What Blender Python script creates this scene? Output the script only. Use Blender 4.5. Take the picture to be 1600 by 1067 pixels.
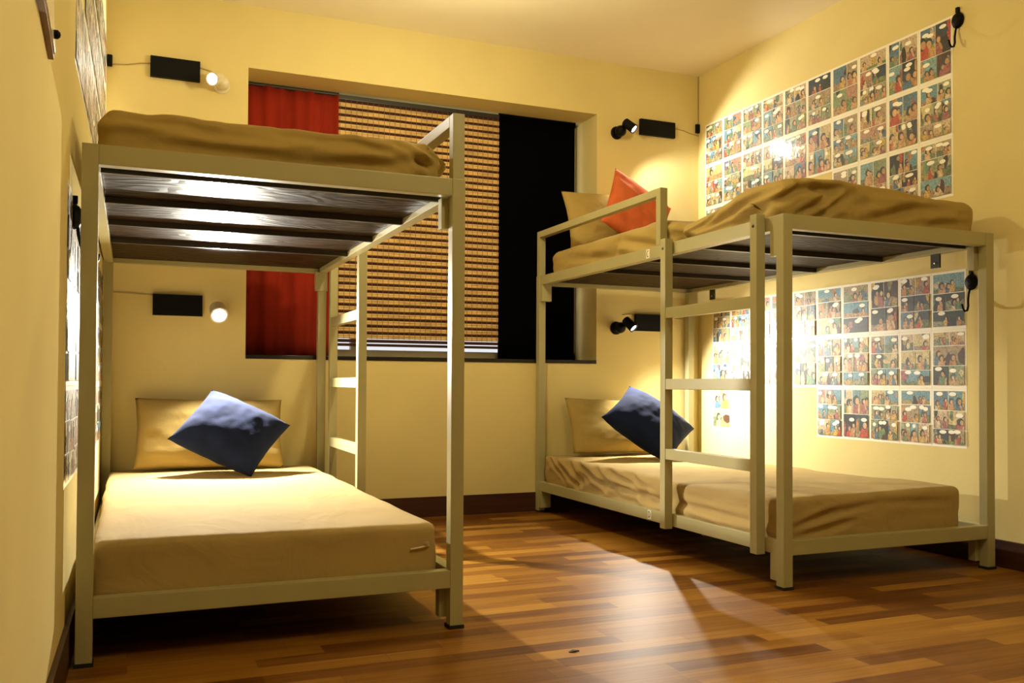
import bpy, bmesh, math, random
from mathutils import Vector, Matrix, noise

S = bpy.context.scene
COL = S.collection
for o in list(bpy.data.objects):
    bpy.data.objects.remove(o)

# ------------------------------------------------------------------ camera
CAM_H, YAW, PITCH, ROLL, FPX, SHY = 0.6801, 0.39644, 0.01971, -0.00516, 1423.06, 37.37
cd = bpy.data.cameras.new('camera')
cam = bpy.data.objects.new('camera', cd)
COL.objects.link(cam)
r0 = Vector((math.cos(YAW), -math.sin(YAW), 0))
f0 = Vector((math.sin(YAW), math.cos(YAW), 0))
zz = Vector((0, 0, 1))
fw = f0 * math.cos(PITCH) + zz * math.sin(PITCH)
u0 = -f0 * math.sin(PITCH) + zz * math.cos(PITCH)
rt = r0 * math.cos(ROLL) - u0 * math.sin(ROLL)
up = r0 * math.sin(ROLL) + u0 * math.cos(ROLL)
m = Matrix((rt, up, -fw)).transposed().to_4x4()
m.translation = (0, 0, CAM_H)
cam.matrix_world = m
cd.sensor_width = 36
cd.sensor_fit = 'HORIZONTAL'
cd.lens = FPX / 1600 * 36
cd.shift_y = SHY / 1600
cd.clip_start = 0.02
S.camera = cam

# ------------------------------------------------------------------ world, exposure
S.view_settings.view_transform = 'Standard'
S.view_settings.look = 'None'
S.view_settings.gamma = 1
S.view_settings.use_curve_mapping = False
S.view_settings.exposure = 0.65
W = bpy.data.worlds.new('world')
S.world = W
W.use_nodes = True
W.node_tree.nodes['Background'].inputs[0].default_value = (0.95, 0.97, 1.0, 1)
W.node_tree.nodes['Background'].inputs[1].default_value = 0.7

# room dimensions
XL, XR, YW, YF, ZC = -0.1387, 3.0315, 4.4481, -3.2, 2.4716
WX0, WX1, WZ0, WZ1, REC = 0.498, 2.3655, 0.7897, 2.1724, 0.262

# the room's hanging bulb between the two beds (above the frame)
def light(name, kind, loc, power, col, radius=0.03, aim=None, size=None, blend=0.3, parent=None):
    ld = bpy.data.lights.new(name, kind)
    ld.energy = power
    ld.color = col
    ld.shadow_soft_size = radius
    if kind == 'SPOT':
        ld.spot_size = math.radians(size)
        ld.spot_blend = blend
    o = bpy.data.objects.new(name, ld)
    COL.objects.link(o)
    o.location = loc
    if aim is not None:
        o.rotation_euler = Vector(aim).to_track_quat('-Z', 'Y').to_euler()
    return o

WARM = (1.0, 0.88, 0.50)
light('room_light', 'POINT', (1.22, 3.35, 2.02), 20, WARM, 0.05)
light('ceiling_light', 'POINT', (1.35, .75, 2.36), 23, WARM, 0.10)       # the lamp on the ceiling behind the viewer
LAMP_COL = (1.0, 0.945, 0.80)
LAMP_POWER = dict(TL=12, BL=225, TR=15, BR=112)

# ------------------------------------------------------------------ materials
def mat(name, col, rough=0.6, spec=0.4, var=0.0, vscale=6.0, bump=0.0, bscale=60.0, metal=0.0, coat=0.0, stretch=None, col2=None, fold=0.0):
    M = bpy.data.materials.new(name)
    M.use_nodes = True
    nt = M.node_tree
    b = nt.nodes['Principled BSDF']
    b.inputs['Base Color'].default_value = (*col, 1)
    b.inputs['Roughness'].default_value = rough
    b.inputs['Specular IOR Level'].default_value = spec
    b.inputs['Metallic'].default_value = metal
    b.inputs['Coat Weight'].default_value = coat
    tc = nt.nodes.new('ShaderNodeTexCoord')
    mp = nt.nodes.new('ShaderNodeMapping')
    nt.links.new(tc.outputs['Object'], mp.inputs[0])
    if stretch:
        mp.inputs['Scale'].default_value = stretch
    if var > 0 or col2:
        n = nt.nodes.new('ShaderNodeTexNoise')
        n.inputs['Scale'].default_value = vscale
        n.inputs['Detail'].default_value = 6
        nt.links.new(mp.outputs[0], n.inputs['Vector'])
        rmp = nt.nodes.new('ShaderNodeValToRGB')
        c2 = col2 if col2 else tuple(c * (1 - var) for c in col)
        rmp.color_ramp.elements[0].color = (*c2, 1)
        rmp.color_ramp.elements[1].color = (*[min(1, c * (1 + var * .5)) for c in col], 1)
        rmp.color_ramp.elements[0].position = 0.3
        rmp.color_ramp.elements[1].position = 0.7
        nt.links.new(n.outputs['Fac'], rmp.inputs[0])
        nt.links.new(rmp.outputs[0], b.inputs['Base Color'])
    if bump > 0:
        n2 = nt.nodes.new('ShaderNodeTexNoise')
        n2.inputs['Scale'].default_value = bscale
        n2.inputs['Detail'].default_value = 4
        nt.links.new(mp.outputs[0], n2.inputs['Vector'])
        bp = nt.nodes.new('ShaderNodeBump')
        bp.inputs['Strength'].default_value = bump
        bp.inputs['Distance'].default_value = 0.01
        nt.links.new(n2.outputs['Fac'], bp.inputs['Height'])
        nt.links.new(bp.outputs[0], b.inputs['Normal'])
        if fold > 0:
            mf = nt.nodes.new('ShaderNodeMapping')
            mf.inputs['Scale'].default_value = (7, 3.2, 7)
            mf.inputs['Rotation'].default_value = (0, 0, 0.5)
            nt.links.new(tc.outputs['Object'], mf.inputs[0])
            nf = nt.nodes.new('ShaderNodeTexNoise')
            nf.inputs['Scale'].default_value = 0.9
            nf.inputs['Detail'].default_value = 3
            nf.inputs['Distortion'].default_value = 1.4
            nt.links.new(mf.outputs[0], nf.inputs['Vector'])
            bf = nt.nodes.new('ShaderNodeBump')
            bf.inputs['Strength'].default_value = fold
            bf.inputs['Distance'].default_value = 0.03
            nt.links.new(nf.outputs['Fac'], bf.inputs['Height'])
            nt.links.new(bf.outputs[0], bp.inputs['Normal'])
    return M

def emit(name, col, strength):
    M = bpy.data.materials.new(name)
    M.use_nodes = True
    b = M.node_tree.nodes['Principled BSDF']
    b.inputs['Base Color'].default_value = (*col, 1)
    b.inputs['Emission Color'].default_value = (*col, 1)
    b.inputs['Emission Strength'].default_value = strength
    return M

def floor_mat():
    M = bpy.data.materials.new('wood_floor')
    M.use_nodes = True
    nt = M.node_tree
    N, Lk = nt.nodes, nt.links
    b = N['Principled BSDF']
    tc = N.new('ShaderNodeTexCoord')
    br = N.new('ShaderNodeTexBrick')
    br.inputs['Scale'].default_value = 1.0
    br.inputs['Brick Width'].default_value = 0.46
    br.inputs['Row Height'].default_value = 0.066
    br.inputs['Mortar Size'].default_value = 0.0009
    br.inputs['Mortar Smooth'].default_value = 0.3
    br.offset = 0.37
    br.offset_frequency = 2
    br.squash = 1.3
    br.squash_frequency = 3
    br.inputs['Color1'].default_value = (0, 0, 0, 1)
    br.inputs['Color2'].default_value = (1, 1, 1, 1)
    br.inputs['Mortar'].default_value = (0.25, 0.25, 0.25, 1)
    Lk.new(tc.outputs['Object'], br.inputs['Vector'])
    mp = N.new('ShaderNodeMapping')
    mp.inputs['Scale'].default_value = (2.2, 42, 1)
    Lk.new(tc.outputs['Object'], mp.inputs[0])
    gn = N.new('ShaderNodeTexNoise')
    gn.inputs['Scale'].default_value = 1.6
    gn.inputs['Detail'].default_value = 7
    gn.inputs['Distortion'].default_value = 0.4
    Lk.new(mp.outputs[0], gn.inputs['Vector'])
    mx = N.new('ShaderNodeMix')
    mx.data_type = 'FLOAT'
    mx.inputs[0].default_value = 0.52
    Lk.new(br.outputs['Color'], mx.inputs[2])
    Lk.new(gn.outputs['Fac'], mx.inputs[3])
    rp = N.new('ShaderNodeValToRGB')
    e = rp.color_ramp.elements
    e[0].position, e[0].color = 0.2, (0.090, 0.027, 0.004, 1)
    e[1].position, e[1].color = 0.82, (0.370, 0.180, 0.026, 1)
    k = rp.color_ramp.elements.new(0.5)
    k.color = (0.205, 0.082, 0.010, 1)
    Lk.new(mx.outputs[0], rp.inputs[0])
    Lk.new(rp.outputs[0], b.inputs['Base Color'])
    b.inputs['Roughness'].default_value = 0.42
    b.inputs['Specular IOR Level'].default_value = 0.16
    bp = N.new('ShaderNodeBump')
    bp.inputs['Strength'].default_value = 0.12
    bp.inputs['Distance'].default_value = 0.003
    Lk.new(gn.outputs['Fac'], bp.inputs['Height'])
    Lk.new(bp.outputs[0], b.inputs['Normal'])
    return M

def ply_mat():
    M = mat('dark_lacquered_plywood', (0.030, 0.018, 0.010), 0.46, 0.045, coat=0.0)
    M.node_tree.nodes['Principled BSDF'].inputs['Coat Roughness'].default_value = 0.32
    nt = M.node_tree
    N, Lk = nt.nodes, nt.links
    b = N['Principled BSDF']
    tc = N.new('ShaderNodeTexCoord')
    mp = N.new('ShaderNodeMapping')
    mp.inputs['Scale'].default_value = (1.2, 3.0, 1)
    Lk.new(tc.outputs['Object'], mp.inputs[0])
    w = N.new('ShaderNodeTexNoise')
    w.inputs['Scale'].default_value = 1.8
    w.inputs['Detail'].default_value = 2
    Lk.new(mp.outputs[0], w.inputs['Vector'])
    wv = N.new('ShaderNodeMath')
    wv.operation = 'MULTIPLY'
    wv.inputs[1].default_value = 26
    Lk.new(w.outputs['Fac'], wv.inputs[0])
    fr = N.new('ShaderNodeMath')
    fr.operation = 'PINGPONG'
    fr.inputs[1].default_value = 1
    Lk.new(wv.outputs[0], fr.inputs[0])
    rp = N.new('ShaderNodeValToRGB')
    rp.color_ramp.elements[0].color = (0.016, 0.009, 0.005, 1)
    rp.color_ramp.elements[1].color = (0.050, 0.030, 0.016, 1)
    Lk.new(fr.outputs[0], rp.inputs[0])
    Lk.new(rp.outputs[0], b.inputs['Base Color'])
    bp = N.new('ShaderNodeBump')
    bp.inputs['Strength'].default_value = 0.5
    bp.inputs['Distance'].default_value = 0.003
    Lk.new(fr.outputs[0], bp.inputs['Height'])
    Lk.new(bp.outputs[0], b.inputs['Normal'])
    return M

def comic_mat():
    M = bpy.data.materials.new('printed_comic_page')
    M.use_nodes = True
    nt = M.node_tree
    N, Lk = nt.nodes, nt.links
    b = N['Principled BSDF']
    at = N.new('ShaderNodeVertexColor')
    at.layer_name = 'ink'
    tc = N.new('ShaderNodeTexCoord')
    vo = N.new('ShaderNodeTexVoronoi')
    vo.inputs['Scale'].default_value = 95
    Lk.new(tc.outputs['Object'], vo.inputs['Vector'])
    ns = N.new('ShaderNodeTexNoise')
    ns.inputs['Scale'].default_value = 130
    ns.inputs['Detail'].default_value = 3
    Lk.new(tc.outputs['Object'], ns.inputs['Vector'])
    rp = N.new('ShaderNodeValToRGB')
    rp.color_ramp.elements[0].position = 0.40
    rp.color_ramp.elements[0].color = (0.25, 0.22, 0.2, 1)
    rp.color_ramp.elements[1].position = 0.56
    rp.color_ramp.elements[1].color = (1, 1, 1, 1)
    Lk.new(ns.outputs['Fac'], rp.inputs[0])
    mul = N.new('ShaderNodeMix')
    mul.data_type = 'RGBA'
    mul.blend_type = 'MULTIPLY'
    Lk.new(at.outputs['Alpha'], mul.inputs[0])
    Lk.new(at.outputs['Color'], mul.inputs[6])
    Lk.new(rp.outputs[0], mul.inputs[7])
    Lk.new(mul.outputs[2], b.inputs['Base Color'])
    b.inputs['Roughness'].default_value = 0.55
    b.inputs['Coat Weight'].default_value = 0.6
    b.inputs['Coat Roughness'].default_value = 0.11
    n2 = N.new('ShaderNodeTexNoise')
    n2.inputs['Scale'].default_value = 22
    n2.inputs['Detail'].default_value = 3
    Lk.new(tc.outputs['Object'], n2.inputs['Vector'])
    bp = N.new('ShaderNodeBump')
    bp.inputs['Strength'].default_value = 0.35
    bp.inputs['Distance'].default_value = 0.004
    Lk.new(n2.outputs['Fac'], bp.inputs['Height'])
    Lk.new(bp.outputs[0], b.inputs['Coat Normal'])
    return M

M_WALL = mat('cream_yellow_wall_paint', (0.710, 0.590, 0.275), 0.65, 0.0, var=0.05, vscale=2.5, bump=0.06, bscale=90)
M_CEIL = mat('warm_white_ceiling_paint', (0.90, 0.81, 0.64), 0.8, 0.2, var=0.03, vscale=3)
M_FLOOR = floor_mat()
M_BASE = mat('dark_red_wood_skirting', (0.055, 0.018, 0.010), 0.4, 0.4, var=0.35, vscale=3, stretch=(1, 1, 20))
M_FRAME = mat('olive_grey_frame_paint', (0.40, 0.36, 0.185), 0.38, 0.4, var=0.05, vscale=5, bump=0.02, bscale=200)
M_RUBBER = mat('black_rubber', (0.012, 0.011, 0.010), 0.6)
M_PLY = ply_mat()
M_BAR = mat('dark_cross_tube_paint', (0.035, 0.028, 0.020), 0.3, 0.5)
M_SHEET = mat('khaki_cotton_sheet', (0.39, 0.275, 0.090), 0.92, 0.1, var=0.07, vscale=5, bump=0.08, bscale=300, fold=0.25)
M_SHEET_LIT = mat('khaki_cotton_sheet_lit', (0.40, 0.285, 0.115), 0.92, 0.1, var=0.05, vscale=5, bump=0.08, bscale=300, fold=0.32)  # same khaki sheet, coloured paler for the lamp-lit lower bunks
M_NAVY = mat('navy_blue_velour', (0.010, 0.016, 0.052), 0.9, 0.05, var=0.25, vscale=14, bump=0.10, bscale=240)
M_NAVY.node_tree.nodes['Principled BSDF'].inputs['Sheen Weight'].default_value = 0.05
M_ORANGE = mat('orange_red_cotton', (0.60, 0.135, 0.045), 0.85, 0.15, var=0.2, vscale=14, bump=0.10, bscale=240)
M_BLACK = mat('black_satin_paint', (0.004, 0.004, 0.004), 0.5, 0.12)
M_GLARELAMP = mat('cream_lamp_glare', (0.72, 0.64, 0.46), 0.3, 0.5)  # cream colour stands in for the glare that whitens the left lamps
M_REDCL = mat('red_curtain_cloth', (0.27, 0.022, 0.010), 0.9, 0.1, var=0.35, vscale=5, bump=0.3, bscale=150, stretch=(1, 1, .35))
M_BLACKCL = mat('black_blackout_cloth', (0.0015, 0.0015, 0.002), 0.9, 0.02)
M_BAMBOO = mat('golden_split_bamboo', (0.70, 0.46, 0.19), 0.55, 0.3, var=0.35, vscale=9, stretch=(1, 1, 6))
M_BAMDARK = mat('dark_brown_reed', (0.055, 0.018, 0.012), 0.7, 0.2)
M_CORD = mat('tan_warp_cord', (0.22, 0.11, 0.04), 0.9)
M_SILL = mat('black_granite_sill', (0.012, 0.010, 0.009), 0.25, 0.5)
M_WFRAME = mat('cream_window_frame_paint', (0.70, 0.62, 0.42), 0.5, 0.3)
M_COMIC = comic_mat()
M_WHITE = mat('white_sticker', (0.8, 0.76, 0.62), 0.6)
M_STEEL = mat('dark_steel', (0.06, 0.055, 0.05), 0.4, 0.5, metal=0.6)
M_BULB = emit('lit_bulb', (1.0, 0.93, 0.86), 22)
M_WOODEDGE = mat('brown_plaque_wood', (0.22, 0.12, 0.05), 0.5)
M_PLAQUE = mat('glossy_white_enamel', (0.75, 0.72, 0.66), 0.15, 0.6)
M_CABLE = mat('tan_painted_cable', (0.42, 0.31, 0.13), 0.6)
M_BRASS = mat('pale_metal_zip', (0.6, 0.52, 0.36), 0.35, 0.5, metal=0.7)
def glass():
    M = bpy.data.materials.new('window_glass')
    M.use_nodes = True
    b = M.node_tree.nodes['Principled BSDF']
    b.inputs['Transmission Weight'].default_value = 1
    b.inputs['Roughness'].default_value = 0.0
    b.inputs['IOR'].default_value = 1.01
    return M
M_GLASS = glass()

# ------------------------------------------------------------------ mesh helpers
def obj(name, bm, material, parent=None, smooth=False):
    me = bpy.data.meshes.new(name)
    bmesh.ops.recalc_face_normals(bm, faces=bm.faces)
    bm.to_mesh(me)
    bm.free()
    me.materials.append(material)
    if smooth:
        for p in me.polygons:
            p.use_smooth = True
    o = bpy.data.objects.new(name, me)
    COL.objects.link(o)
    if parent:
        o.parent = parent
    return o

def struct(name, bm, material):
    o = obj(name, bm, material)
    o['kind'] = 'structure'
    return o

def tag(o, label, cat, group=None):
    o['label'] = label
    o['category'] = cat
    if group:
        o['group'] = group
    return o

def thing(name, label, cat, loc=(0, 0, 0), rotz=0, group=None):
    o = bpy.data.objects.new(name, None)
    COL.objects.link(o)
    o.empty_display_size = 0.1
    o.location = loc
    o.rotation_euler = (0, 0, rotz)
    return tag(o, label, cat, group)

def box(bm, x0, x1, y0, y1, z0, z1, bev=0.0):
    r = bmesh.ops.create_cube(bm, size=1)
    vs = r['verts']
    for v in vs:
        v.co = Vector((x0 + (v.co.x + .5) * (x1 - x0), y0 + (v.co.y + .5) * (y1 - y0), z0 + (v.co.z + .5) * (z1 - z0)))
    if bev > 0:
        es = {e for v in vs for e in v.link_edges}
        bmesh.ops.bevel(bm, geom=list(es), offset=bev, segments=2, affect='EDGES', profile=0.7)

def bx(x0, x1, y0, y1, z0, z1, bev=0.0):
    bm = bmesh.new()
    box(bm, x0, x1, y0, y1, z0, z1, bev)
    return bm

def tube(bm, pts, r, n=8, caps=True):
    pts = [Vector(p) for p in pts]
    rings = []
    for i, p in enumerate(pts):
        t = (pts[min(i + 1, len(pts) - 1)] - pts[max(i - 1, 0)]).normalized()
        a = t.orthogonal().normalized() if i == 0 else (rings_a - t * rings_a.dot(t)).normalized()
        rings_a = a
        bb = t.cross(a)
        rr = r[i] if isinstance(r, (list, tuple)) else r
        rings.append([bm.verts.new(p + (a * math.cos(2 * math.pi * k / n) + bb * math.sin(2 * math.pi * k / n)) * rr) for k in range(n)])
    for A, B in zip(rings, rings[1:]):
        for k in range(n):
            bm.faces.new((A[k], A[(k + 1) % n], B[(k + 1) % n], B[k]))
    if caps:
        bm.faces.new(rings[0][::-1])
        bm.faces.new(rings[-1])

def lathe(bm, origin, axis, prof, n=24):
    """prof: list of (distance along axis, radius)"""
    axis = Vector(axis).normalized()
    o = Vector(origin)
    a = axis.orthogonal().normalized()
    b = axis.cross(a)
    rings = []
    for d, r in prof:
        if r < 1e-6:
            rings.append([bm.verts.new(o + axis * d)])
        else:
            rings.append([bm.verts.new(o + axis * d + (a * math.cos(2 * math.pi * k / n) + b * math.sin(2 * math.pi * k / n)) * r) for k in range(n)])
    for A, B in zip(rings, rings[1:]):
        for k in range(n):
            k2 = (k + 1) % n
            if len(A) == 1 and len(B) == 1:
                continue
            if len(A) == 1:
                bm.faces.new((A[0], B[k2], B[k]))
            elif len(B) == 1:
                bm.faces.new((A[k], A[k2], B[0]))
            else:
                bm.faces.new((A[k], A[k2], B[k2], B[k]))
    if len(rings[0]) > 1:
        bm.faces.new(rings[0][::-1])
    if len(rings[-1]) > 1:
        bm.faces.new(rings[-1])

def lattice_box(nx, ny, nz, fn):
    """closed surface of an nx*ny*nz lattice, fn maps (u,v,w) in [0,1]^3 to a point"""
    bm = bmesh.new()
    V = {}
    def vert(i, j, k):
        if (i, j, k) not in V:
            V[(i, j, k)] = bm.verts.new(fn(i / nx, j / ny, k / nz))
        return V[(i, j, k)]
    for k in (0, nz):
        for i in range(nx):
            for j in range(ny):
                bm.faces.new((vert(i, j, k), vert(i + 1, j, k), vert(i + 1, j + 1, k), vert(i, j + 1, k)))
    for j in (0, ny):
        for i in range(nx):
            for k in range(nz):
                bm.faces.new((vert(i, j, k), vert(i + 1, j, k), vert(i + 1, j, k + 1), vert(i, j, k + 1)))
    for i in (0, nx):
        for j in range(ny):
            for k in range(nz):
                bm.faces.new((vert(i, j, k), vert(i, j + 1, k), vert(i, j + 1, k + 1), vert(i, j, k + 1)))
    return bm

# ------------------------------------------------------------------ room shell
struct('floor', bx(XL - .2, XR + .2, YF - .2, YW + .6, -0.1, 0), M_FLOOR)
struct('ceiling', bx(XL - .2, XR + .2, YF - .2, YW + .6, ZC, ZC + .1), M_CEIL)
def xl(y):
    """face of the left wall, a touch out of square"""
    return -.1165 - .0104 * (YW - y)
bm = bx(0, 1, YF - .2, YW + .5, 0, ZC)
for v in bm.verts:
    v.co.x = xl(v.co.y) - (.15 if v.co.x < .5 else 0)
struct('wall_left', bm, M_WALL)
struct('wall_right', bx(XR, XR + .15, YF - .2, YW + .5, 0, ZC), M_WALL)
struct('wall_front', bx(XL - .06, XR, YF - .15, YF, 0, ZC), mat('dark_brown_low_bounce', (.12, .07, .03), .5))  # unseen wall; its dark brown is invented to cut bounced light
bm = bmesh.new()
D = REC + .10
box(bm, XL - .02, WX0, YW, YW + D, 0, ZC)
box(bm, WX1, XR, YW, YW + D, 0, ZC)
box(bm, WX0, WX1, YW, YW + D, WZ1, ZC)
box(bm, WX0, WX1, YW, YW + D, 0, WZ0)
struct('wall_back', bm, M_WALL)
struct('baseboard_back', bx(-.104, XR - .012, YW - .012, YW, 0, .1016, .002), M_BASE)
bm = bx(0, 1, YF, 4.33, 0, .1016)
for v in bm.verts:
    v.co.x = xl(v.co.y) + (.012 if v.co.x > .5 else 0)
struct('baseboard_left', bm, M_BASE)
struct('baseboard_right', bx(XR - .012, XR, YF, YW, 0, .1016, .002), M_BASE)
struct('trim_1', bx(WX0 + .001, WX1 - .001, YW - .004, YW + REC, WZ0, WZ0 + .020, .002), M_SILL)   # stone window sill

# window behind the blinds
wz0, wy = WZ0 + .0, YW + REC
bm = bmesh.new()
box(bm, WX0, WX1, wy, wy + .05, WZ0, WZ0 + .062)
box(bm, WX0, WX1, wy, wy + .05, WZ1 - .012, WZ1)
box(bm, WX0, WX0 + .04, wy, wy + .05, WZ0, WZ1)
box(bm, WX1 - .02, WX1, wy, wy + .05, WZ0, WZ1)
for fx in (1.08, 1.95):
    box(bm, fx - .02, fx + .02, wy + .005, wy + .045, WZ0 + .05, WZ1 - .012)
win = struct('window_1', bm, M_WFRAME)
gl = obj('window_pane', bx(WX0 + .01, WX1 - .01, wy + .022, wy + .026, WZ0 + .03, WZ1 - .006), M_GLASS, win)

# ------------------------------------------------------------------ blinds in the window recess
BY = YW + .20
BT = 2.158
# red cloth panel
rp = thing('roller_blind', 'red cloth blind covering the left end of the window', 'blind', (0.735, BY, 0.81), 0, 'blinds in the window recess')
def red_fn(u, v, w):
    x = -.234 + .468 * u
    z = BT - .81 - (1 - w) * (BT - .812)
    y = .010 * math.sin(u * 17) * (1 - .4 * w) + .006 * math.sin(u * 41 + 1) + (v - .5) * .003
    return Vector((x, y, z))
obj('cloth', lattice_box(60, 1, 20, red_fn), M_REDCL, rp, True)
bm = bmesh.new(); tube(bm, [(-.235, 0, BT - .806), (.236, 0, BT - .806)], .009)
obj('headrail', bm, M_STEEL, rp)
# black cloth panel
bp_ = thing('roller_blind', 'plain black blackout blind at the right end of the window', 'blind', (2.093, BY, 0.81), 0, 'blinds in the window recess')
def blk_fn(u, v, w):
    return Vector((-.233 + .467 * u, .004 * math.sin(u * 9) + (v - .5) * .003, (BT - .81) * w + .001 * 0))
obj('cloth', lattice_box(24, 1, 10, blk_fn), M_BLACKCL, bp_, True)
bm = bmesh.new(); tube(bm, [(-.234, 0, BT - .806), (.236, 0, BT - .806)], .010)
obj('headrail', bm, M_BLACKCL, bp_)
# bamboo roll-up blind
bb = thing('bamboo_blind', 'golden bamboo slat blind with dark bands in the middle of the window', 'blind', (1.4145, BY, 0.868), 0, 'blinds in the window recess')
HW = .4455
bm = bmesh.new()
bmd = bmesh.new()
bmc = bmesh.new()
pitch = .0362
nsl = 34
z0 = .040
for i in range(nsl):
    z = z0 + i * pitch
    zt = z + .0222
    # slat: two thin half-round splits
    for (a, b_) in ((z, z + .0112), (z + .0110, zt)):
        zc, hr = (a + b_) / 2, (b_ - a) / 2
        tw = noise.noise((i * 3.1, a * 50, 0)) * .001
        pr = [(-.5, -1), (-.9, -.5), (-1.0, 0), (-.9, .5), (-.5, 1), (.3, 1), (.3, -1)]
        L_ = [bm.verts.new((-HW + tw, p * .004, zc + q * hr)) for p, q in pr]
        R_ = [bm.verts.new((HW + tw, p * .004, zc + q * hr + tw)) for p, q in pr]
        n = len(pr)
        for k in range(n):
            bm.faces.new((L_[k], L_[(k + 1) % n], R_[(k + 1) % n], R_[k]))
        bm.faces.new(L_[::-1]); bm.faces.new(R_)
    for q in range(4):
        zc = zt + .0018 + q * .0036
        tube(bmd, [(-HW, .001, zc), (HW, .001, zc)], .0027, 6)
ZT = z0 + nsl * pitch
for k in range(31):
    x = -HW + .008 + k * (2 * HW - .016) / 30
    tube(bmc, [(x, -.0048, z0 - .002), (x, -.0048, ZT)], .0013, 4)
obj('slats', bm, M_BAMBOO, bb)
obj('reed_strips', bmd, M_BAMDARK, bb)
obj('warp_cords', bmc, M_CORD, bb)
bm = bmesh.new()
box(bm, -HW, HW, -.007, .005, 0.0, .014, .002)
box(bm, -HW, HW, -.007, .005, .020, .036, .002)
obj('bottom_rail', bm, M_BAMDARK, bb)
bm = bmesh.new(); box(bm, -HW, HW, -.008, .008, ZT, BT - .868 + .004, .002)
obj('headrail', bm, M_STEEL, bb)

# ------------------------------------------------------------------ bunk beds
BW, BL, BH, RH, LH, PS = 0.9739, 2.0, 1.2516, 0.0493, 0.1625, 0.0376

def strip_letter(ch, w, h, t):
    """flat letter in the y-z plane, facing -x, centred on the origin; +y runs to the reader's left"""
    bm = bmesh.new()
    def band(outer, inner):
        for i in range(len(outer) - 1):
            bm.faces.new([bm.verts.new((0, -p[0], p[1])) for p in (outer[i], outer[i + 1], inner[i + 1], inner[i])])
    if ch == 'C':
        A = [math.radians(50 + k * 260 / 20) for k in range(21)]
        band([(w / 2 * math.cos(a), h / 2 * math.sin(a)) for a in A], [((w / 2 - t) * math.cos(a), (h / 2 - t) * math.sin(a)) for a in A])
    else:
        A = [math.radians(-90 + k * 180 / 16) for k in range(17)]
        band([(-w / 2 + w * math.cos(a), h / 2 * math.sin(a)) for a in A], [(-w / 2 + (w - t) * math.cos(a), (h / 2 - t) * math.sin(a)) for a in A])
        band([(-w / 2, -h / 2), (-w / 2, h / 2)], [(-w / 2 + t, -h / 2), (-w / 2 + t, h / 2)])
    return bm

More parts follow.
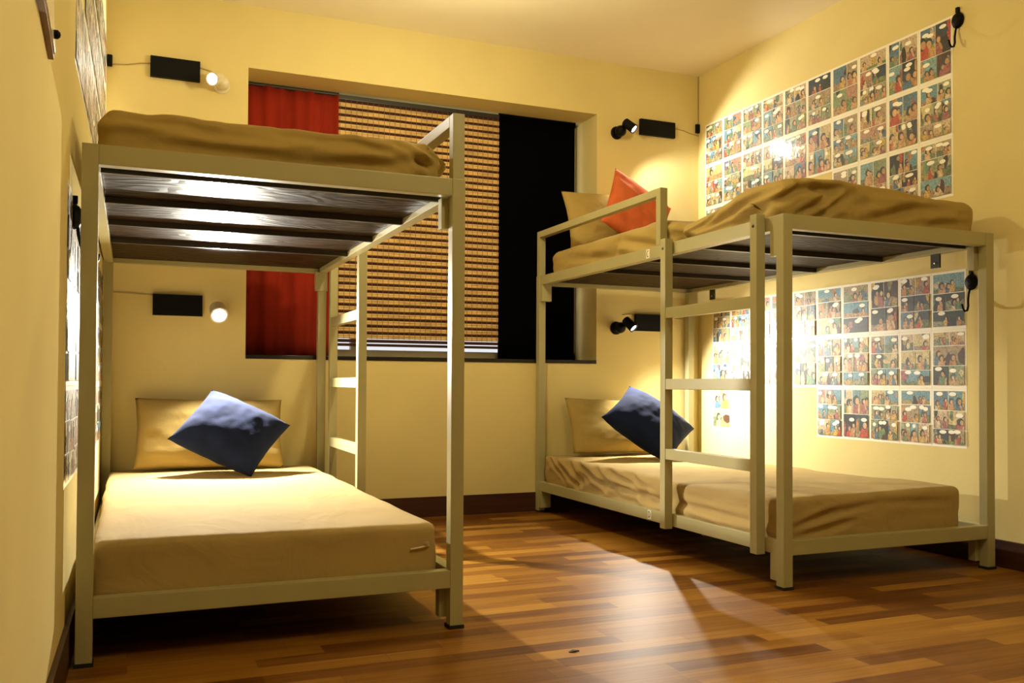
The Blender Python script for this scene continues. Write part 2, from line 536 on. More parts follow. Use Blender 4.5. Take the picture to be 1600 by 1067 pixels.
def make_bed(label, loc, rotz, guard_h, letters=False):
    """local x: 0 = ladder side, y: 0 = ladder end"""
    T = thing('bunk_bed', label, 'bunk bed', loc, rotz, 'olive metal bunk beds')
    F = M_FRAME
    bv = .0025
    for px in (0, BW - PS):
        for py in (0, BL - PS):
            p = obj('post', bx(px, px + PS, py, py + PS, .008, BH, bv), F, T)
            obj('foot_pad', bx(px - .003, px + PS + .003, py - .003, py + PS + .003, 0, .010, .001), M_RUBBER, p)
    for z in (LH, BH):
        for py in (0.001, BL - PS + .001):
            obj('end_rail', bx(PS, BW - PS, py, py + PS - .002, z - RH, z - .0005, bv), F, T)
        for px in (0.0015, BW - PS + .0005):
            r = obj('side_rail', bx(px, px + PS - .002, PS, BL - PS, z - RH, z - .0005, bv), F, T)
            for (y0, y1) in ((PS, PS + .033), (BL - PS - .033, BL - PS)):
                xx = px if px < .5 else px + PS - .010
                bm = bx(xx, xx + .008, y0, y1, max(z - RH - .088, .022), z - RH + .004, .001)
                sx = (px, px + .056) if px < .5 else (px + PS - .058, px + PS - .002)
                if px < .5 or rotz == 0:
                  box(bm, sx[0] + .0005, sx[1], y0 + .001, y1 - .001, max(z - RH - .087, .023), z - RH - .0005, .001)
                obj('mounting_plate', bm, F, r)
    # deck boards and cross tubes
    ins = PS + .001
    obj('deck_board', bx(ins, BW - ins, ins, BL - ins, BH - .030, BH - .020), M_PLY, T)
    obj('deck_board', bx(ins, BW - ins, ins, BL - ins, LH - .040, LH - .030), M_PLY, T)
    for k in range(4):
        yy = (.10, .515, .92, 1.34)[k] if rotz == 0 else BL - (.10, .515, .92, 1.34)[k]
        obj('cross_tube', bx(ins, BW - ins, yy - .008, yy + .008, BH - .0495, BH - .0302, .001), M_BAR, T)
        obj('cross_tube', bx(ins, BW - ins, yy - .011, yy + .011, LH - .064, LH - .0402, .001), M_BAR, T)
    # guard rail over the far half of the ladder side
    g0, g1, gz = .768, BL - .003, BH + guard_h
    bm = bmesh.new()
    t = .033
    box(bm, .002, PS - .001, g0, g0 + t, BH, gz, .002)
    box(bm, .002, PS - .001, g1 - t, g1, BH, gz, .002)
    box(bm, .002, PS - .001, g0 + t, g1 - t, gz - t, gz, .002)
    obj('guard_rail', bm, F, T)
    # ladder
    LT, LB = BH + .011, .105
    s = .036
    for y1 in (.1299, .7044):
        l = obj('ladder_post', bx(-s - .001, -.001, y1 - s, y1, LB, LT, bv), F, T)
        bm = bmesh.new()
        lathe(bm, (-s - .001, y1 - s / 2, LT - .04), (-1, 0, 0), [(0, .0055), (.002, .005), (.003, 0)], 12)
        obj('bolt', bm, M_STEEL, l)
    for z in (.9844, .7012, .4239):
        obj('rung', bx(-s + .001, -.004, .1299, .7044 - s, z - .042, z, bv), F, T)
    # steel brackets under the wall side of the upper deck
    for yy in ((.25, 1.76) if rotz == 0 else ()):
        b = obj('bracket', bx(BW - .022, BW - .014, yy - .022, yy + .022, BH - RH - .055, BH - RH + .002, .001), M_STEEL, T)
        bm = bmesh.new()
        lathe(bm, (BW - .022, yy, BH - RH - .035), (-1, 0, 0), [(0, .005), (.003, .004), (.004, 0)], 10)
        obj('bolt', bm, M_BRASS, b)
    if letters:
        for ch, yy, zc in (('C', .863, BH - RH / 2), ('D', .846, LH - RH / 2)):
            st = obj('letter_tag', bx(0.0005, .0014, yy - .013, yy + .013, zc - .019, zc + .019), M_WHITE if ch == 'C' else M_WHITE, T)
            st['label'] = 'white sticker with the letter ' + ch
            le = obj('letter', strip_letter(ch, .016, .029, .0035), M_BLACK, st)
            le.location = (0.0002, yy, zc)
    return T

AX, AY = -0.1144, 2.3968          # near left corner of the left bed
RX, RY = 1.9969, 2.4380           # near left corner of the right bed
bed_l = make_bed('olive grey metal bunk bed along the left wall', (AX + BW, AY + BL, 0), math.pi, .184)
bed_r = make_bed('olive grey metal bunk bed along the right wall, with C and D stickers', (RX, RY, 0), 0, .238, True)

# ------------------------------------------------------------------ mattresses
def mattress(name, label, x0, x1, y0, y1, z0, z1, material, seed, rad=.03, dome=.0, side=None, top=None, amp=.004, nx=44, ny=96, nz=10):
    cx, cy, cz = (x0 + x1) / 2, (y0 + y1) / 2, z0
    hx, hy, h = (x1 - x0) / 2, (y1 - y0) / 2, z1 - z0
    def fn(u, v, w):
        # denser lines near edges
        e = lambda t: .5 - .5 * math.cos(math.pi * t) if False else t
        p = Vector(((e(u) * 2 - 1) * hx, (e(v) * 2 - 1) * hy, w * h))
        c = Vector((max(-hx + rad, min(hx - rad, p.x)), max(-hy + rad, min(hy - rad, p.y)), max(rad * .5, min(h - rad, p.z))))
        d = p - c
        if d.length > 1e-6:
            # square-ish rounding
            p = c + d.normalized() * min(d.length, rad) if d.length > rad else p
        q = Vector(p)
        wx, wy = p.x + cx, p.y + cy
        t = max(0, min(1, (p.z - .02) / max(.01, h - .02)))
        dn = (1 - (p.x / hx) ** 4) * (1 - (p.y / hy) ** 6)
        n1 = noise.noise((wx * 3.5 + seed, wy * 2.2, p.z * 3))
        n2 = noise.noise((wx * 11 + seed * 2, wy * 6, p.z * 9))
        n3 = noise.noise((wx * 26, wy * 9 + seed, p.z * 24))
        q.z += t * (dome * dn + amp * (n1 * 1.3 + n2 * .6 + n3 * .3))
        ax, ay = abs(p.x) / hx, abs(p.y) / hy
        if ax > .9:
            q.x += math.copysign(1, p.x) * (amp * (1.6 * n2 + n3) * 1.2)
        if ay > .93:
            q.y += math.copysign(1, p.y) * (amp * (1.2 * n2 + n3 * .7))
        if top:
            q.z += t * top(wx, wy)
        if side:
            q = side(q, wx, wy, p, hx, hy, h)
        return q
    o = obj(name, lattice_box(nx, ny, nz, fn), material, None, True)
    o.location = (cx, cy, cz)
    return o

def gs(x, c, s):
    return math.exp(-((x - c) / s) ** 2)

def creases(a, z, segs):
    """outward push of a cloth wall at (a along it, z up) from a list of folds (a0, z0, a1, z1, depth, width)"""
    d = 0
    for a0, z0, a1, z1, dep, wd in segs:
        ux, uz = a1 - a0, z1 - z0
        L = math.hypot(ux, uz)
        ux, uz = ux / L, uz / L
        t = (a - a0) * ux + (z - z0) * uz
        n = -(a - a0) * uz + (z - z0) * ux
        tc = max(0, min(L, t))
        fade = math.sin(math.pi * min(1, max(0, .12 + .76 * tc / L)))
        over = abs(t - tc)
        n2 = n / wd
        prof = -math.exp(-n2 * n2) + .75 * math.exp(-(n2 - 1.7) ** 2) + .35 * math.exp(-(n2 + 1.9) ** 2)
        d += dep * fade * prof * math.exp(-(over / (wd * 1.5)) ** 2)
    return d

DZL, DZU = LH - .030, BH - .020
ll = mattress('mattress', '', -.082, .795, 2.436, 4.375, DZL, .289, M_SHEET_LIT, 1.3, rad=.018, amp=.0022)
tag(ll, 'khaki sheeted mattress on the lower left bunk, lit bright on top', 'mattress', 'bunk mattresses')
# zip pull and opened seam at its near right corner
bm = bmesh.new()
tube(bm, [(.362, -.973, .088), (.385, -.975, .091), (.4145, -.973, .096)], .0035, 6)
obj('seam_piping', bm, M_BRASS, ll)['label'] = 'pale seam opened at the corner'
bm = bmesh.new()
lathe(bm, (.405, -.979, .103), (0, -1, 0), [(0, .003), (.001, .007), (.003, .007), (.004, .003)], 14)
obj('zip_pull', bm, M_BRASS, ll)

def ridge(x):
    """sharp-crested fold profile, -1..1"""
    return 1 - 2 * abs(math.sin(x))

LU_F = [(.02, 1.335, .45, 1.318, .014, .016), (.30, 1.350, .74, 1.325, .015, .015), (.10, 1.285, .48, 1.272, .010, .014),
        (.48, 1.262, .86, 1.300, .014, .014), (.62, 1.342, .88, 1.285, .012, .011), (.74, 1.350, .90, 1.268, .013, .010), (.04, 1.300, .26, 1.310, .008, .011)]

def lu_side(q, wx, wy, p, hx, hy, h):
    if p.y < -hy * .9:
        # slack swags of cloth along the near end
        t = p.z / h
        sag = .045 * math.sin(math.pi * (wx + .08) / .9)
        q.y -= .008 * ridge((p.z + sag) * 30 + noise.noise((wx * 3, 2, 5)) * 2.2) * gs(t, .5, .38)
        q.y -= creases(wx + .085, p.z + DZU, LU_F) * min(1, 4 * (1 - abs(t - .5) * 1.6))
        q.y -= .012 * gs(wx, .79, .07) * ridge((p.z + wx) * 60) * gs(t, .5, .4)
    if p.x > hx * .9:
        q.x += .014 * ridge(wy * 13 + p.z * 34) * gs(p.z, h * .5, .06)
    return q
lu = mattress('mattress', '', -.085, .818, 2.445, 4.385, DZU, 1.362, M_SHEET, 4.1, rad=.055, dome=.018, side=lu_side, amp=.006, nx=84, ny=90, nz=20)
tag(lu, 'khaki sheeted mattress on the upper left bunk', 'mattress', 'bunk mattresses')

RL_F = [(-1.85 + o_, .292, -1.85 + o_ + w_, z_, d_, .012) for o_, w_, z_, d_ in ((0, .20, .200, .016), (.07, .26, .188, .020), (.24, .16, .192, .012), (.33, .30, .210, .018), (.52, .22, .186, .014), (.60, .42, .215, .016), (.86, .20, .200, .009))]
RL_F += [(-1.25, .225, -.74, .200, .018, .014), (-1.0, .270, -.80, .240, .010, .012), (-.62, .215, -.15, .195, .012, .013)]
RL_E = [(.02, .185, .22, .245, .012, .012), (.03, .165, .30, .205, .012, .012), (.10, .225, .42, .262, .008, .012), (.45, .262, .76, .250, .006, .012)]

def rl_side(q, wx, wy, p, hx, hy, h):
    if p.x < -hx * .9:
        f = gs(wy, 4.0, .5)
        q.x -= creases(-(wy - 2.478), p.z + DZL, RL_F)
        q.x -= f * (.008 + .010 * ridge(wy * 15 + p.z * 22 + 2.5 * noise.noise((wy * 4, p.z * 6, 3)))) * (1 - p.z / h * .6)
        q.x -= .016 * gs(p.z, .045, .025) * gs(wy, 2.9, .35)
        q.x -= .012 * ridge(wy * 8 - p.z * 26 + 2 * noise.noise((wy * 5, p.z * 9, 8))) * gs(p.z, .06, .06) * gs(wy, 3.3, .5)
    if p.y < -hy * .94:
        q.y -= creases(wx - 2.022, p.z + DZL, RL_E)
    return q
def rl_top(wx, wy):
    return .008 * gs(wx, 2.72, .25) * gs(wy, 2.6, .3) - .014 * gs(wy, 3.05, .3) * gs(wx, 2.05, .14)
rl = mattress('mattress', '', 2.022, 2.842, 2.478, 4.37, DZL, .300, M_SHEET_LIT, 7.7, rad=.022, side=rl_side, top=rl_top, amp=.0035, nx=70, ny=180, nz=18)
tag(rl, 'khaki sheeted mattress on the lower right bunk, sheet rumpled at the side', 'mattress', 'bunk mattresses')

RU_E = [(-.03, 1.285, .05, 1.335, .028, .013), (.04, 1.335, .27, 1.347, .030, .013), (.06, 1.262, .20, 1.328, .020, .011), (.13, 1.255, .31, 1.340, .019, .012),
        (.36, 1.262, .57, 1.303, .022, .015), (.42, 1.300, .76, 1.332, .010, .015), (.30, 1.352, .72, 1.362, .007, .012), (.58, 1.262, .84, 1.285, .010, .013)]
RU_L = [(-.65, 1.262, -.36, 1.312, .020, .014), (-.63, 1.285, -.38, 1.335, .016, .011), (-.60, 1.250, -.12, 1.290, .018, .014), (-.45, 1.290, -.05, 1.338, .018, .014),
        (-.30, 1.265, -.02, 1.302, .016, .012), (-.75, 1.250, -1.15, 1.330, .016, .018), (-1.05, 1.255, -1.6, 1.300, .010, .018)]

def ru_side(q, wx, wy, p, hx, hy, h):
    if p.x < -hx * .8:
        k = gs(p.z, h * .5, .10)
        f = gs(wy, 2.78, .34)
        q.x -= creases(-(wy - 2.48), p.z + DZU, RU_L)
        q.x -= f * .014 * ridge(wy * 6.5 - p.z * 17 + 1.6 * noise.noise((wy * 5, p.z * 8, 1))) * k
        q.x += .045 * gs(wy, 3.13, .030) * (1 - .3 * p.z / h)     # bunched crease where the cover ends
        q.x += .016 * ridge(wy * 5 + p.z * 12 + noise.noise((wy * 4, p.z * 5, 2))) * gs(wy, 3.75, .45) * k
    if p.y < -hy * .85:
        k = gs(p.z, h * .55, .09)
        q.y -= creases(wx - 2.038, p.z + DZU, RU_E)
        q.y -= gs(wx, 2.25, .22) * .016 * ridge(wx * 11 + p.z * 16 + 1.5 * noise.noise((wx * 6, p.z * 9, 4))) * k
        q.y -= .007 * ridge(p.z * 20 - wx * 4 + noise.noise((wx * 4, p.z * 6, 6)) * 2) * k * gs(wx, 2.65, .3)
    return q
def ru_top(wx, wy):
    return .028 * gs(wy, 2.62, .22) * gs(wx, 2.22, .28) - .035 * gs(wy, 3.10, .12) * gs(wx, 2.06, .16) - .022 * gs(wy, 2.98, .2) * gs(wx, 2.05, .18) + .012 * gs(wx, 2.5, .3)
ru = mattress('mattress', '', 2.038, 2.932, 2.480, 4.345, DZU, 1.372, M_SHEET, 9.2, rad=.042, side=ru_side, top=ru_top, amp=.005, nx=90, ny=170, nz=22)
tag(ru, 'khaki sheeted mattress on the upper right bunk, bunched into folds', 'mattress', 'bunk mattresses')
# dark under-edge strip of the mattress core showing at its near right corner
# ------------------------------------------------------------------ pillows and cushions
def cushion(name, label, cat, w, h, t, center, right, upv, material, seed, pinch=.06, wr=.006, group=None, n=36):
    right = Vector(right).normalized()
    upv = Vector(upv)
    upv = (upv - right * upv.dot(right)).normalized()
    nrm = right.cross(upv)
    bm = bmesh.new()
    V = {}
    for sgn in (1, -1):
        for i in range(n + 1):
            for j in range(n + 1):
                u, v = i / n * 2 - 1, j / n * 2 - 1
                edge = i in (0, n) or j in (0, n)
                if edge and (0, i, j) in V:
                    continue
                x = u * w / 2 * (1 - pinch * (1 - v * v))
                y = v * h / 2 * (1 - pinch * (1 - u * u))
                th = t / 2 * ((1 - abs(u) ** 2.6) * (1 - abs(v) ** 2.6)) ** .55
                nn = noise.noise((u * 2.2 + seed, v * 2.2, sgn * 3.0)) * 1.0 + noise.noise((u * 6 + seed, v * 5, sgn * 7.0)) * .5
                fold = math.sin((u * .5 + v) * 11 + 3 * noise.noise((u * 2 + seed, v * 2, 1))) * abs(u) ** 2 * .6
                th += wr * (nn + fold) * (1 - max(abs(u), abs(v)) ** 6)
                x += .3 * wr * nn
                y += .3 * wr * noise.noise((u * 5, v * 5 + seed, 9))
                V[(0 if edge else sgn, i, j)] = bm.verts.new(right * x + upv * y + nrm * (sgn * th))
    def g(s_, i, j):
        return V[(0, i, j)] if (i in (0, n) or j in (0, n)) else V[(s_, i, j)]
    for sgn in (1, -1):
        for i in range(n):
            for j in range(n):
                bm.faces.new((g(sgn, i, j), g(sgn, i + 1, j), g(sgn, i + 1, j + 1), g(sgn, i, j + 1)))
    o = obj(name, bm, material, None, True)
    o.location = center
    return tag(o, label, cat, group)

cushion('pillow', 'wide khaki pillow leaning on the wall of the lower left bunk', 'pillow', .635, .33, .13, (.335, 4.305, .450), (1, 0, -.015), (0, .42, 1), M_SHEET, 2.0, .035, .007, 'khaki bed pillows')
cushion('cushion', 'navy blue cushion standing on its corner on the lower left bunk', 'cushion', .385, .345, .19, (.398, 4.060, .466), (.834, -.379, -.402), (.552, .591, .588), M_NAVY, 5.0, .06, .006, 'throw cushions')
cushion('pillow', 'wide khaki pillow behind the navy cushion of the lower right bunk', 'pillow', .66, .31, .13, (2.46, 4.315, .452), (1, .02, -.03), (0, .42, 1), M_SHEET, 8.0, .035, .007, 'khaki bed pillows')
cushion('cushion', 'navy blue cushion standing on its corner on the lower right bunk', 'cushion', .405, .345, .19, (2.458, 4.050, .480), (.66, -.518, -.545), (.751, .478, .455), M_NAVY, 11.0, .06, .006, 'throw cushions')
cushion('pillow', 'khaki pillow at the head of the upper right bunk, under the orange cushion', 'pillow', .62, .34, .13, (2.40, 4.28, 1.545), (1, .02, .03), (0, .30, 1), M_SHEET, 14.0, .05, .007, 'khaki bed pillows')
cushion('cushion', 'orange red cushion leaning behind the guard rail of the upper right bunk', 'cushion', .40, .36, .13, (2.44, 4.14, 1.57), (.83, .05, -.42), (.35, .35, 1), M_ORANGE, 17.0, .06, .006, 'throw cushions')

# ------------------------------------------------------------------ black wall boxes and cables
def wall_box(x0, x1, z0, z1, label):
    o = obj('wall_box', bx(x0, x1, YW - .022, YW, z0, z1, .0015), M_BLACK)
    return tag(o, label, 'wall box', 'black boxes beside the reading lamps')
wall_box(.065, .280, 2.069, 2.163, 'flat black box on the wall above the upper left mattress')
wall_box(.088, .302, .982, 1.078, 'flat black box on the wall under the upper left bunk')
wall_box(2.632, 2.860, 2.088, 2.176, 'flat black box on the wall above the upper right bunk')
wall_box(2.604, 2.832, .978, 1.072, 'flat black box behind the ladder of the right bunk')
def cable(pts, label):
    bm = bmesh.new()
    tube(bm, pts, .0028, 6)
    tag(obj('cable', bm, M_CABLE), label, 'cable', 'cables on the back wall')
cy_ = YW - .0028
cable([(-.09, cy_, 2.105), (-.03, cy_, 2.112), (.02, cy_, 2.125), (.066, cy_, 2.132)], 'thin cable running left from the black box above the upper left mattress')
cable([(.278, cy_, 2.140), (.31, cy_, 2.134), (.335, cy_, 2.128)], 'short cable between the upper left black box and its lamp')
cable([(-.09, cy_, 1.080), (.0, cy_, 1.078), (.088, cy_, 1.073)], 'thin cable running left from the black box under the upper left bunk')
cable([(2.858, cy_, 2.150), (2.93, cy_, 2.143), (2.97, cy_, 2.132), (3.03, cy_, 2.124)], 'thin cable running right from the black box above the upper right bunk')
cable([(2.830, cy_, 1.062), (2.87, cy_, 1.056), (2.92, cy_, 1.055)], 'thin cable running right from the black box behind the ladder')
cable([(2.528, cy_, 1.065), (2.56, cy_, 1.070), (2.605, cy_, 1.066)], 'short cable between the lower right lamp and its black box')
cable([(XR - .004, cy_, ZC), (XR - .006, cy_, 2.40), (XR - .005, cy_, 2.30), (XR - .004, cy_, 2.19)], 'cable dropping down the right corner from the ceiling to a black clip')
def clip(x, z, label):
    bm = bx(x - .012, x + .012, YW - .018, YW, z - .026, z + .026, .006)
    tag(obj('cable_clip', bm, M_BLACK), label, 'cable clip', 'black cable clips')
clip(XR - .013, 2.163, 'small black clip in the right corner beside the comic pages')
clip(-.1045, 2.118, 'small black clip in the left corner above the upper left mattress')

# ------------------------------------------------------------------ reading lamps
def reading_lamp(key, label, ball, direc, body, spot=150, blend=.35, off=(0, 0, 0), k=1.0):
    x, y, z = ball
    bl_ = blend
    T = thing('reading_lamp', label, 'lamp', (x, YW, z), 0, 'reading lamps on the back wall')
    d = Vector(direc).normalized()
    bm = bmesh.new()
    lathe(bm, (0, 0, 0), (0, -1, 0), [(0, .036), (.008, .036), (.012, .030), (.014, 0)], 24)
    obj('wall_rose', bm, body, T, False)
    bm = bmesh.new()
    yb = y - YW
    lathe(bm, (0, yb, 0), (0, 1, 0), [(-.031 * math.cos(a), .031 * math.sin(a)) for a in [math.pi * k / 14 for k in range(15)]], 24)
    tube(bm, [(0, -.012, 0), (0, yb + .02, 0)], .012, 12)
    obj('ball_joint', bm, body, T, True)
    c = Vector((off[0], yb + off[1], off[2]))
    bm = bmesh.new()
    lathe(bm, c, d, [(a_, b_ * k) for a_, b_ in ((-.032, 0), (-.032, .020), (-.028, .024), (.040, .026), (.044, .027), (.044, .022), (.034, .020), (.034, 0))], 28)
    obj('lamp_head', bm, body, T)
    bm = bmesh.new()
    lathe(bm, c + d * .0345, d, [(0, .0195 * k), (.004, .017 * k), (.007, .009 * k), (.008, 0)], 20)
    b = obj('bulb', bm, M_BULB, T, True)
    lo = light('bulb_light', 'SPOT', c + d * .062, LAMP_POWER[key], LAMP_COL, .018, d, spot, blend)
    lo.parent = T
    return T

reading_lamp('TL', 'glare-lit reading lamp over the upper left bunk', (.378, YW - .050, 2.066), (-.50, -.78, -.30), M_GLARELAMP, off=(-.030, -.025, .008), k=1.15)
reading_lamp('BL', 'glaring reading lamp under the upper left bunk, turned to the room', (.385, YW - .050, 1.002), (.05, -.85, -.52), M_GLARELAMP, spot=138, blend=1.0, off=(-.022, -.065, .0), k=1.45)
reading_lamp('TR', 'black reading lamp over the head of the upper right bunk', (2.487, YW - .050, 2.081), (.48, -.60, -.64), M_BLACK, off=(.022, -.050, .022))
reading_lamp('BR', 'black reading lamp under the upper right bunk, beside the ladder', (2.487, YW - .050, .990), (.40, -.66, -.70), M_BLACK, spot=140, blend=1.0, off=(.022, -.055, .022))

# ------------------------------------------------------------------ coat hooks
def coat_hook(wall, y, z, label):
    """wall +1 right wall, -1 left wall"""
    x = XR if wall > 0 else xl(y)
    T = thing('coat_hook', label, 'hook', (x, y, z), 0 if wall > 0 else math.pi, 'black hooks at the near ends of the bunks')
    bm = bmesh.new()
    lathe(bm, (0, 0, 0), (-1, 0, 0), [(0, .026), (.006, .028), (.016, .022), (.022, .012), (.024, 0)], 20)
    for v in bm.verts:
        v.co.z *= 1.15
    box(bm, -.012, 0, -.007, .007, .030, .052, .003)
    obj('back_plate', bm, M_BLACK, T, False)
    bm = bmesh.new()
    pts = [(-.012, 0, -.025), (-.014, .004, -.045), (-.020, .002, -.070), (-.026, -.004, -.095), (-.036, -.008, -.112), (-.050, -.008, -.116), (-.058, -.006, -.102), (-.060, -.004, -.088)]
    tube(bm, pts, .004, 8)
    obj('hook', bm, M_BLACK, T, True)
    return T
coat_hook(1, 2.642, 2.137, 'black wall hook at the top right, past the comic pages')
coat_hook(1, 2.585, 1.085, 'black wall hook beside the near right post, under the upper right bunk')
coat_hook(-1, 2.480, 1.085, 'black wall hook on the left wall beside the left bunk post')

# ------------------------------------------------------------------ plaque on the left wall
T = thing('wall_plaque', 'brown edged glossy plaque high on the left wall, nearest the viewer', 'plaque', (xl(1.66) - .001, 1.50, 1.28))
def poly_prism(pts, x0, x1):
    bm = bmesh.new()
    A = [bm.verts.new((x0, p[0], p[1])) for p in pts]
    B = [bm.verts.new((x1, p[0], p[1])) for p in pts]
    n = len(pts)
    bm.faces.new(A[::-1]); bm.faces.new(B)
    for k in range(n):
        bm.faces.new((A[k], A[(k + 1) % n], B[(k + 1) % n], B[k]))
    return bm
obj('board', poly_prism([(-.10, .012), (.16, .002), (.235, -.008), (.322, -.022), (.327, .0), (.29, .05), (.30, .22), (-.10, .22)], 0, .012), M_WOODEDGE, T)
obj('face', poly_prism([(-.09, .020), (.16, .010), (.235, .0), (.315, -.014), (.318, .0), (.282, .05), (.292, .212), (-.09, .212)], .012, .0145), M_PLAQUE, T)['label'] = 'glossy white face'
bm = bmesh.new()
lathe(bm, (.0145, .285, .012), (1, 0, 0), [(0, .008), (.006, .008), (.010, .004), (.011, 0)], 14)
obj('knob', bm, M_BLACK, T)

# ------------------------------------------------------------------ comic pages
INK = dict(
    sky=[(.14, .30, .38), (.22, .38, .42), (.10, .20, .30), (.58, .46, .22), (.66, .54, .26), (.36, .38, .24), (.60, .46, .30), (.45, .25, .17), (.24, .30, .16), (.40, .30, .18)],
    ground=[(.20, .27, .10), (.40, .32, .13), (.46, .29, .13), (.15, .19, .09), (.34, .23, .16), (.28, .29, .20)],
    dark=[(.02, .02, .02), (.03, .05, .08), (.07, .03, .02), (.02, .04, .03)],
    cloth=[(.48, .07, .04), (.60, .40, .07), (.13, .24, .13), (.50, .22, .06), (.08, .17, .26), (.36, .12, .12), (.58, .31, .12), (.66, .55, .36)],
    skin=[(.60, .36, .18), (.50, .27, .13), (.66, .43, .24)])
PAPER = (.86, .82, .70)

def page_mesh(w, h, seed, dark=.12):
    """page in the x-z plane, facing -y, origin at its lower left corner on the wall"""
    R = random.Random(seed)
    bm = bmesh.new()
    cl = bm.loops.layers.color.new('ink') if False else bm.loops.layers.float_color.new('ink')
    lev = [0.0006]
    def poly(pts, col, a=1.0):
        lev[0] += 0.00006
        f = bm.faces.new([bm.verts.new((p[0], -lev[0], p[1])) for p in pts])
        for l in f.loops:
            l[cl] = (*col, a)
    def clip_poly(pts, x0, x1, z0, z1):
        for ax, lim, sg in ((0, x0, 1), (0, x1, -1), (1, z0, 1), (1, z1, -1)):
            out = []
            for i in range(len(pts)):
                p, q = pts[i], pts[(i + 1) % len(pts)]
                a, b = (p[ax] - lim) * sg, (q[ax] - lim) * sg
                if a >= 0:
                    out.append(p)
                if (a >= 0) != (b >= 0):
                    t = a / (a - b)
                    out.append((p[0] + (q[0] - p[0]) * t, p[1] + (q[1] - p[1]) * t))
            pts = out
            if len(pts) < 3:
                return None
        return pts
    def blob(cx, cz, rx, rz, col, pan, a=1.0, n=10, jag=.0, rot=0):
        pts = []
        for k in range(n):
            t = 2 * math.pi * k / n
            rr = 1 + jag * (R.random() - .5)
            px, pz = rx * rr * math.cos(t), rz * rr * math.sin(t)
            pts.append((cx + px * math.cos(rot) - pz * math.sin(rot), cz + px * math.sin(rot) + pz * math.cos(rot)))
        pts = clip_poly(pts, *pan)
        if pts:
            poly(pts, col, a)
    # paper slab
    vs = []
    for (x, z) in ((0, 0), (w, 0), (w, h), (0, h)):
        vs.append((bm.verts.new((x, 0, z)), bm.verts.new((x, -.0006, z))))
    faces = [bm.faces.new([v[1] for v in vs]), bm.faces.new([v[0] for v in vs][::-1])]
    for i in range(4):
        a, b = vs[i], vs[(i + 1) % 4]
        faces.append(bm.faces.new((a[0], b[0], b[1], a[1])))
    for f in faces:
        for l in f.loops:
            l[cl] = (*PAPER, 0)
    mx, mz = .009, .010
    rows = R.choice([3, 3, 3, 2])
    zs = [h - mz]
    hh = [R.uniform(.8, 1.25) for _ in range(rows)]
    for q in hh:
        zs.append(zs[-1] - (h - 2 * mz) * q / sum(hh))
    for r in range(rows):
        z1, z0 = zs[r], zs[r + 1] + .003
        ncol = R.choice([1, 2, 2, 2, 3])
        ws = [R.uniform(.7, 1.3) for _ in range(ncol)]
        xs = [mx]
        for q in ws:
            xs.append(xs[-1] + (w - 2 * mx) * q / sum(ws))
        for c in range(ncol):
            x0, x1 = xs[c], xs[c + 1] - (.003 if c < ncol - 1 else 0)
            pan = (x0, x1, z0, z1)
            pw, ph = x1 - x0, z1 - z0
            isdark = R.random() < dark
            bg = R.choice(INK['dark']) if isdark else R.choice(INK['sky'])
            poly([(x0, z0), (x1, z0), (x1, z1), (x0, z1)], bg, .55)
            # ground
            gcol = R.choice(INK['dark' if isdark and R.random() < .5 else 'ground'])
            k = R.uniform(.2, .55)
            pts = [(x0, z0), (x1, z0), (x1, z0 + ph * k * R.uniform(.6, 1.2)), (x0 + pw * .6, z0 + ph * k * R.uniform(.8, 1.2)), (x0 + pw * .3, z0 + ph * k * R.uniform(.7, 1.3)), (x0, z0 + ph * k)]
            poly(pts, gcol, .8)
            for _ in range(R.randint(1, 3)):      # trees, rocks, drapery
                blob(R.uniform(x0, x1), R.uniform(z0, z1), pw * R.uniform(.08, .22), ph * R.uniform(.15, .5), R.choice(INK['dark'] + INK['ground'] + INK['cloth']), pan, .7, 9, .7)
            for _ in range(R.randint(1, 3)):      # people
                fx = R.uniform(x0 + pw * .12, x1 - pw * .12)
                s_ = ph * R.uniform(.16, .30)
                fz = z0 + ph * R.uniform(.32, .58)
                cc = R.choice(INK['cloth'] + INK['skin'])
                blob(fx, fz - s_ * 1.5, s_ * .85, s_ * 1.5, cc, pan, .6, 9, .3, R.uniform(-.3, .3))
                if R.random() < .6:
                    blob(fx + s_ * .5, fz - s_ * 1.1, s_ * .25, s_ * .9, R.choice(INK['skin']), pan, .4, 7, .2, R.uniform(-.8, .8))
                blob(fx - s_ * .08, fz + s_ * .12, s_ * .62, s_ * .72, R.choice(INK['dark']), pan, .2, 9, .3)
                blob(fx + s_ * .12, fz, s_ * .40, s_ * .50, R.choice(INK['skin']), pan, .3, 9)
            for _ in range(R.choice([0, 1, 1, 2])):   # empty speech balloons
                blob(R.uniform(x0 + pw * .2, x1 - pw * .2), z1 - ph * R.uniform(.12, .28), min(pw * .24, .018), min(ph * .13, .0085), (.9, .87, .76), pan, 0, 12)
    me = bpy.data.meshes.new('comic_page')
    bm.to_mesh(me)
    bm.free()
    me.materials.append(M_COMIC)
    return me

ORD = ['first', 'second', 'third', 'fourth', 'fifth', 'sixth', 'seventh', 'eighth', 'ninth', 'tenth', 'eleventh', 'twelfth']
ROW = {3: ['top', 'middle', 'bottom'], 2: ['upper', 'lower']}

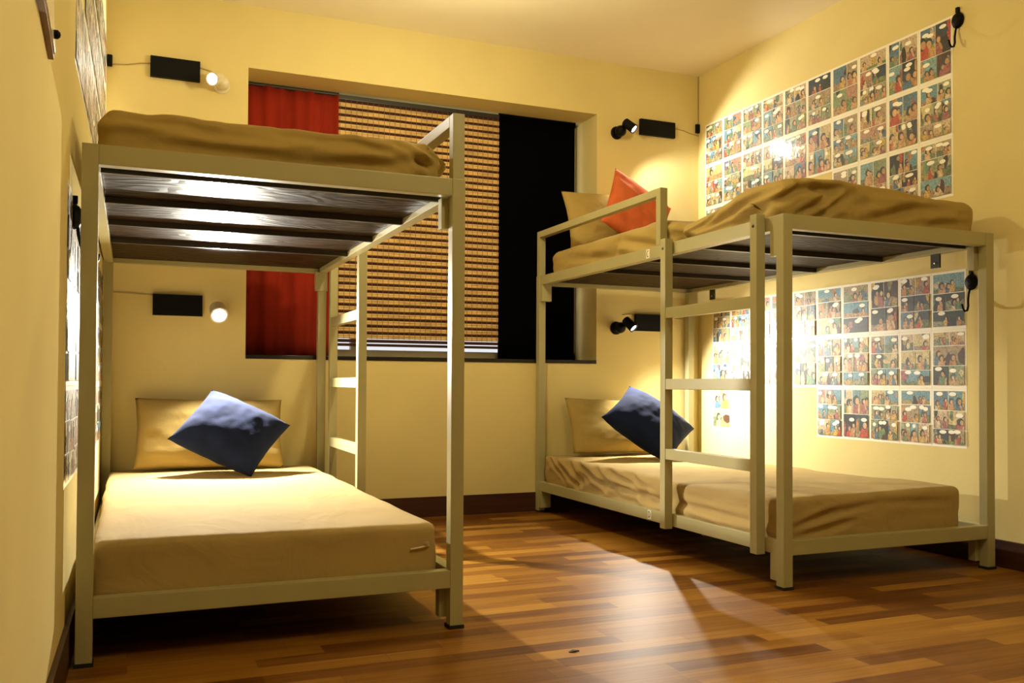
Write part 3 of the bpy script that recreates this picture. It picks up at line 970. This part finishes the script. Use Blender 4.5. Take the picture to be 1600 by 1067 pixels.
def comic_page(wall, y, z, w, h, seed, label, group, dark=.12):
    o = bpy.data.objects.new('comic_page', page_mesh(w, h, seed, dark))
    COL.objects.link(o)
    if wall > 0:       # mesh +x runs towards the viewer along the right wall
        o.location = (XR, y, z)
        o.rotation_euler = (0, 0, -math.pi / 2)
    else:
        o.location = (xl(y), y, z)
        o.rotation_euler = (0, 0, math.pi / 2 - .0104)
    tag(o, label, 'comic page', group)

# right wall, above the upper bunk: ten columns from the window corner towards the viewer
PWU, PHU = .1708, .2430
for c in range(10):
    for r in range(3):
        if c == 5 and r == 2:
            continue
        comic_page(1, 4.378 - c * PWU, 2.170 - (r + 1) * PHU, PWU - .001, PHU - .001, 100 + c * 7 + r,
                   'comic page, right wall upper display, %s column from window corner, %s row' % (ORD[c], ROW[3][r]), 'comic pages over the upper right bunk', .3 if c == 9 and r == 0 else .08)
# right wall, below the upper bunk
PWL, PHL = .1695, .2365
for c in range(10):
    for r in range(3):
        if r == 2 and 0 < c < 5:
            continue
        comic_page(1, 4.306 - c * PWL, 1.142 - (r + 1) * PHL, PWL - .001, PHL - .001, 300 + c * 7 + r,
                   'comic page, right wall lower display, %s column from window corner, %s row' % (ORD[c], ROW[3][r]), 'comic pages over the lower right bunk', .5 if r == 0 and c > 5 else .12)
# left wall
for c in range(11):
    for r in range(3):
        if c > 6 and r == 0 or c > 8 and r == 1:      # above the picture
            continue
        y = 4.36 - (c + 1) * PWU
        comic_page(-1, y, 2.20 - (r + 1) * PHU, PWU - .001, PHU - .001, 500 + c * 7 + r,
                   'comic page, left wall upper display, %s column from window corner, %s row' % (ORD[c], ROW[3][r]), 'comic pages on the left wall over the upper bunk')
for c in range(12):
    for r in range(3):
        y = 4.34 - (c + 1) * PWL
        comic_page(-1, y, 1.142 - (r + 1) * PHL, PWL - .001, PHL - .001, 700 + c * 7 + r,
                   'comic page, left wall lower display, %s column from window corner, %s row' % (ORD[c], ROW[3][r]), 'comic pages on the left wall over the lower bunk')


# dark scrap on the floor in front of the left bunk
bm = lattice_box(6, 3, 2, lambda u, v, w: Vector(((u - .5) * .030, (v - .5) * .012 * (1 - .5 * abs(2 * u - 1)), w * .004 * (1 - .6 * abs(2 * u - 1)))))
o = obj('floor_scrap', bm, M_RUBBER)
o.location = (1.047, 2.084, .0001)
o.rotation_euler = (0, 0, .2)
tag(o, 'small dark scrap lying on the wooden floor between the bunks', 'scrap')
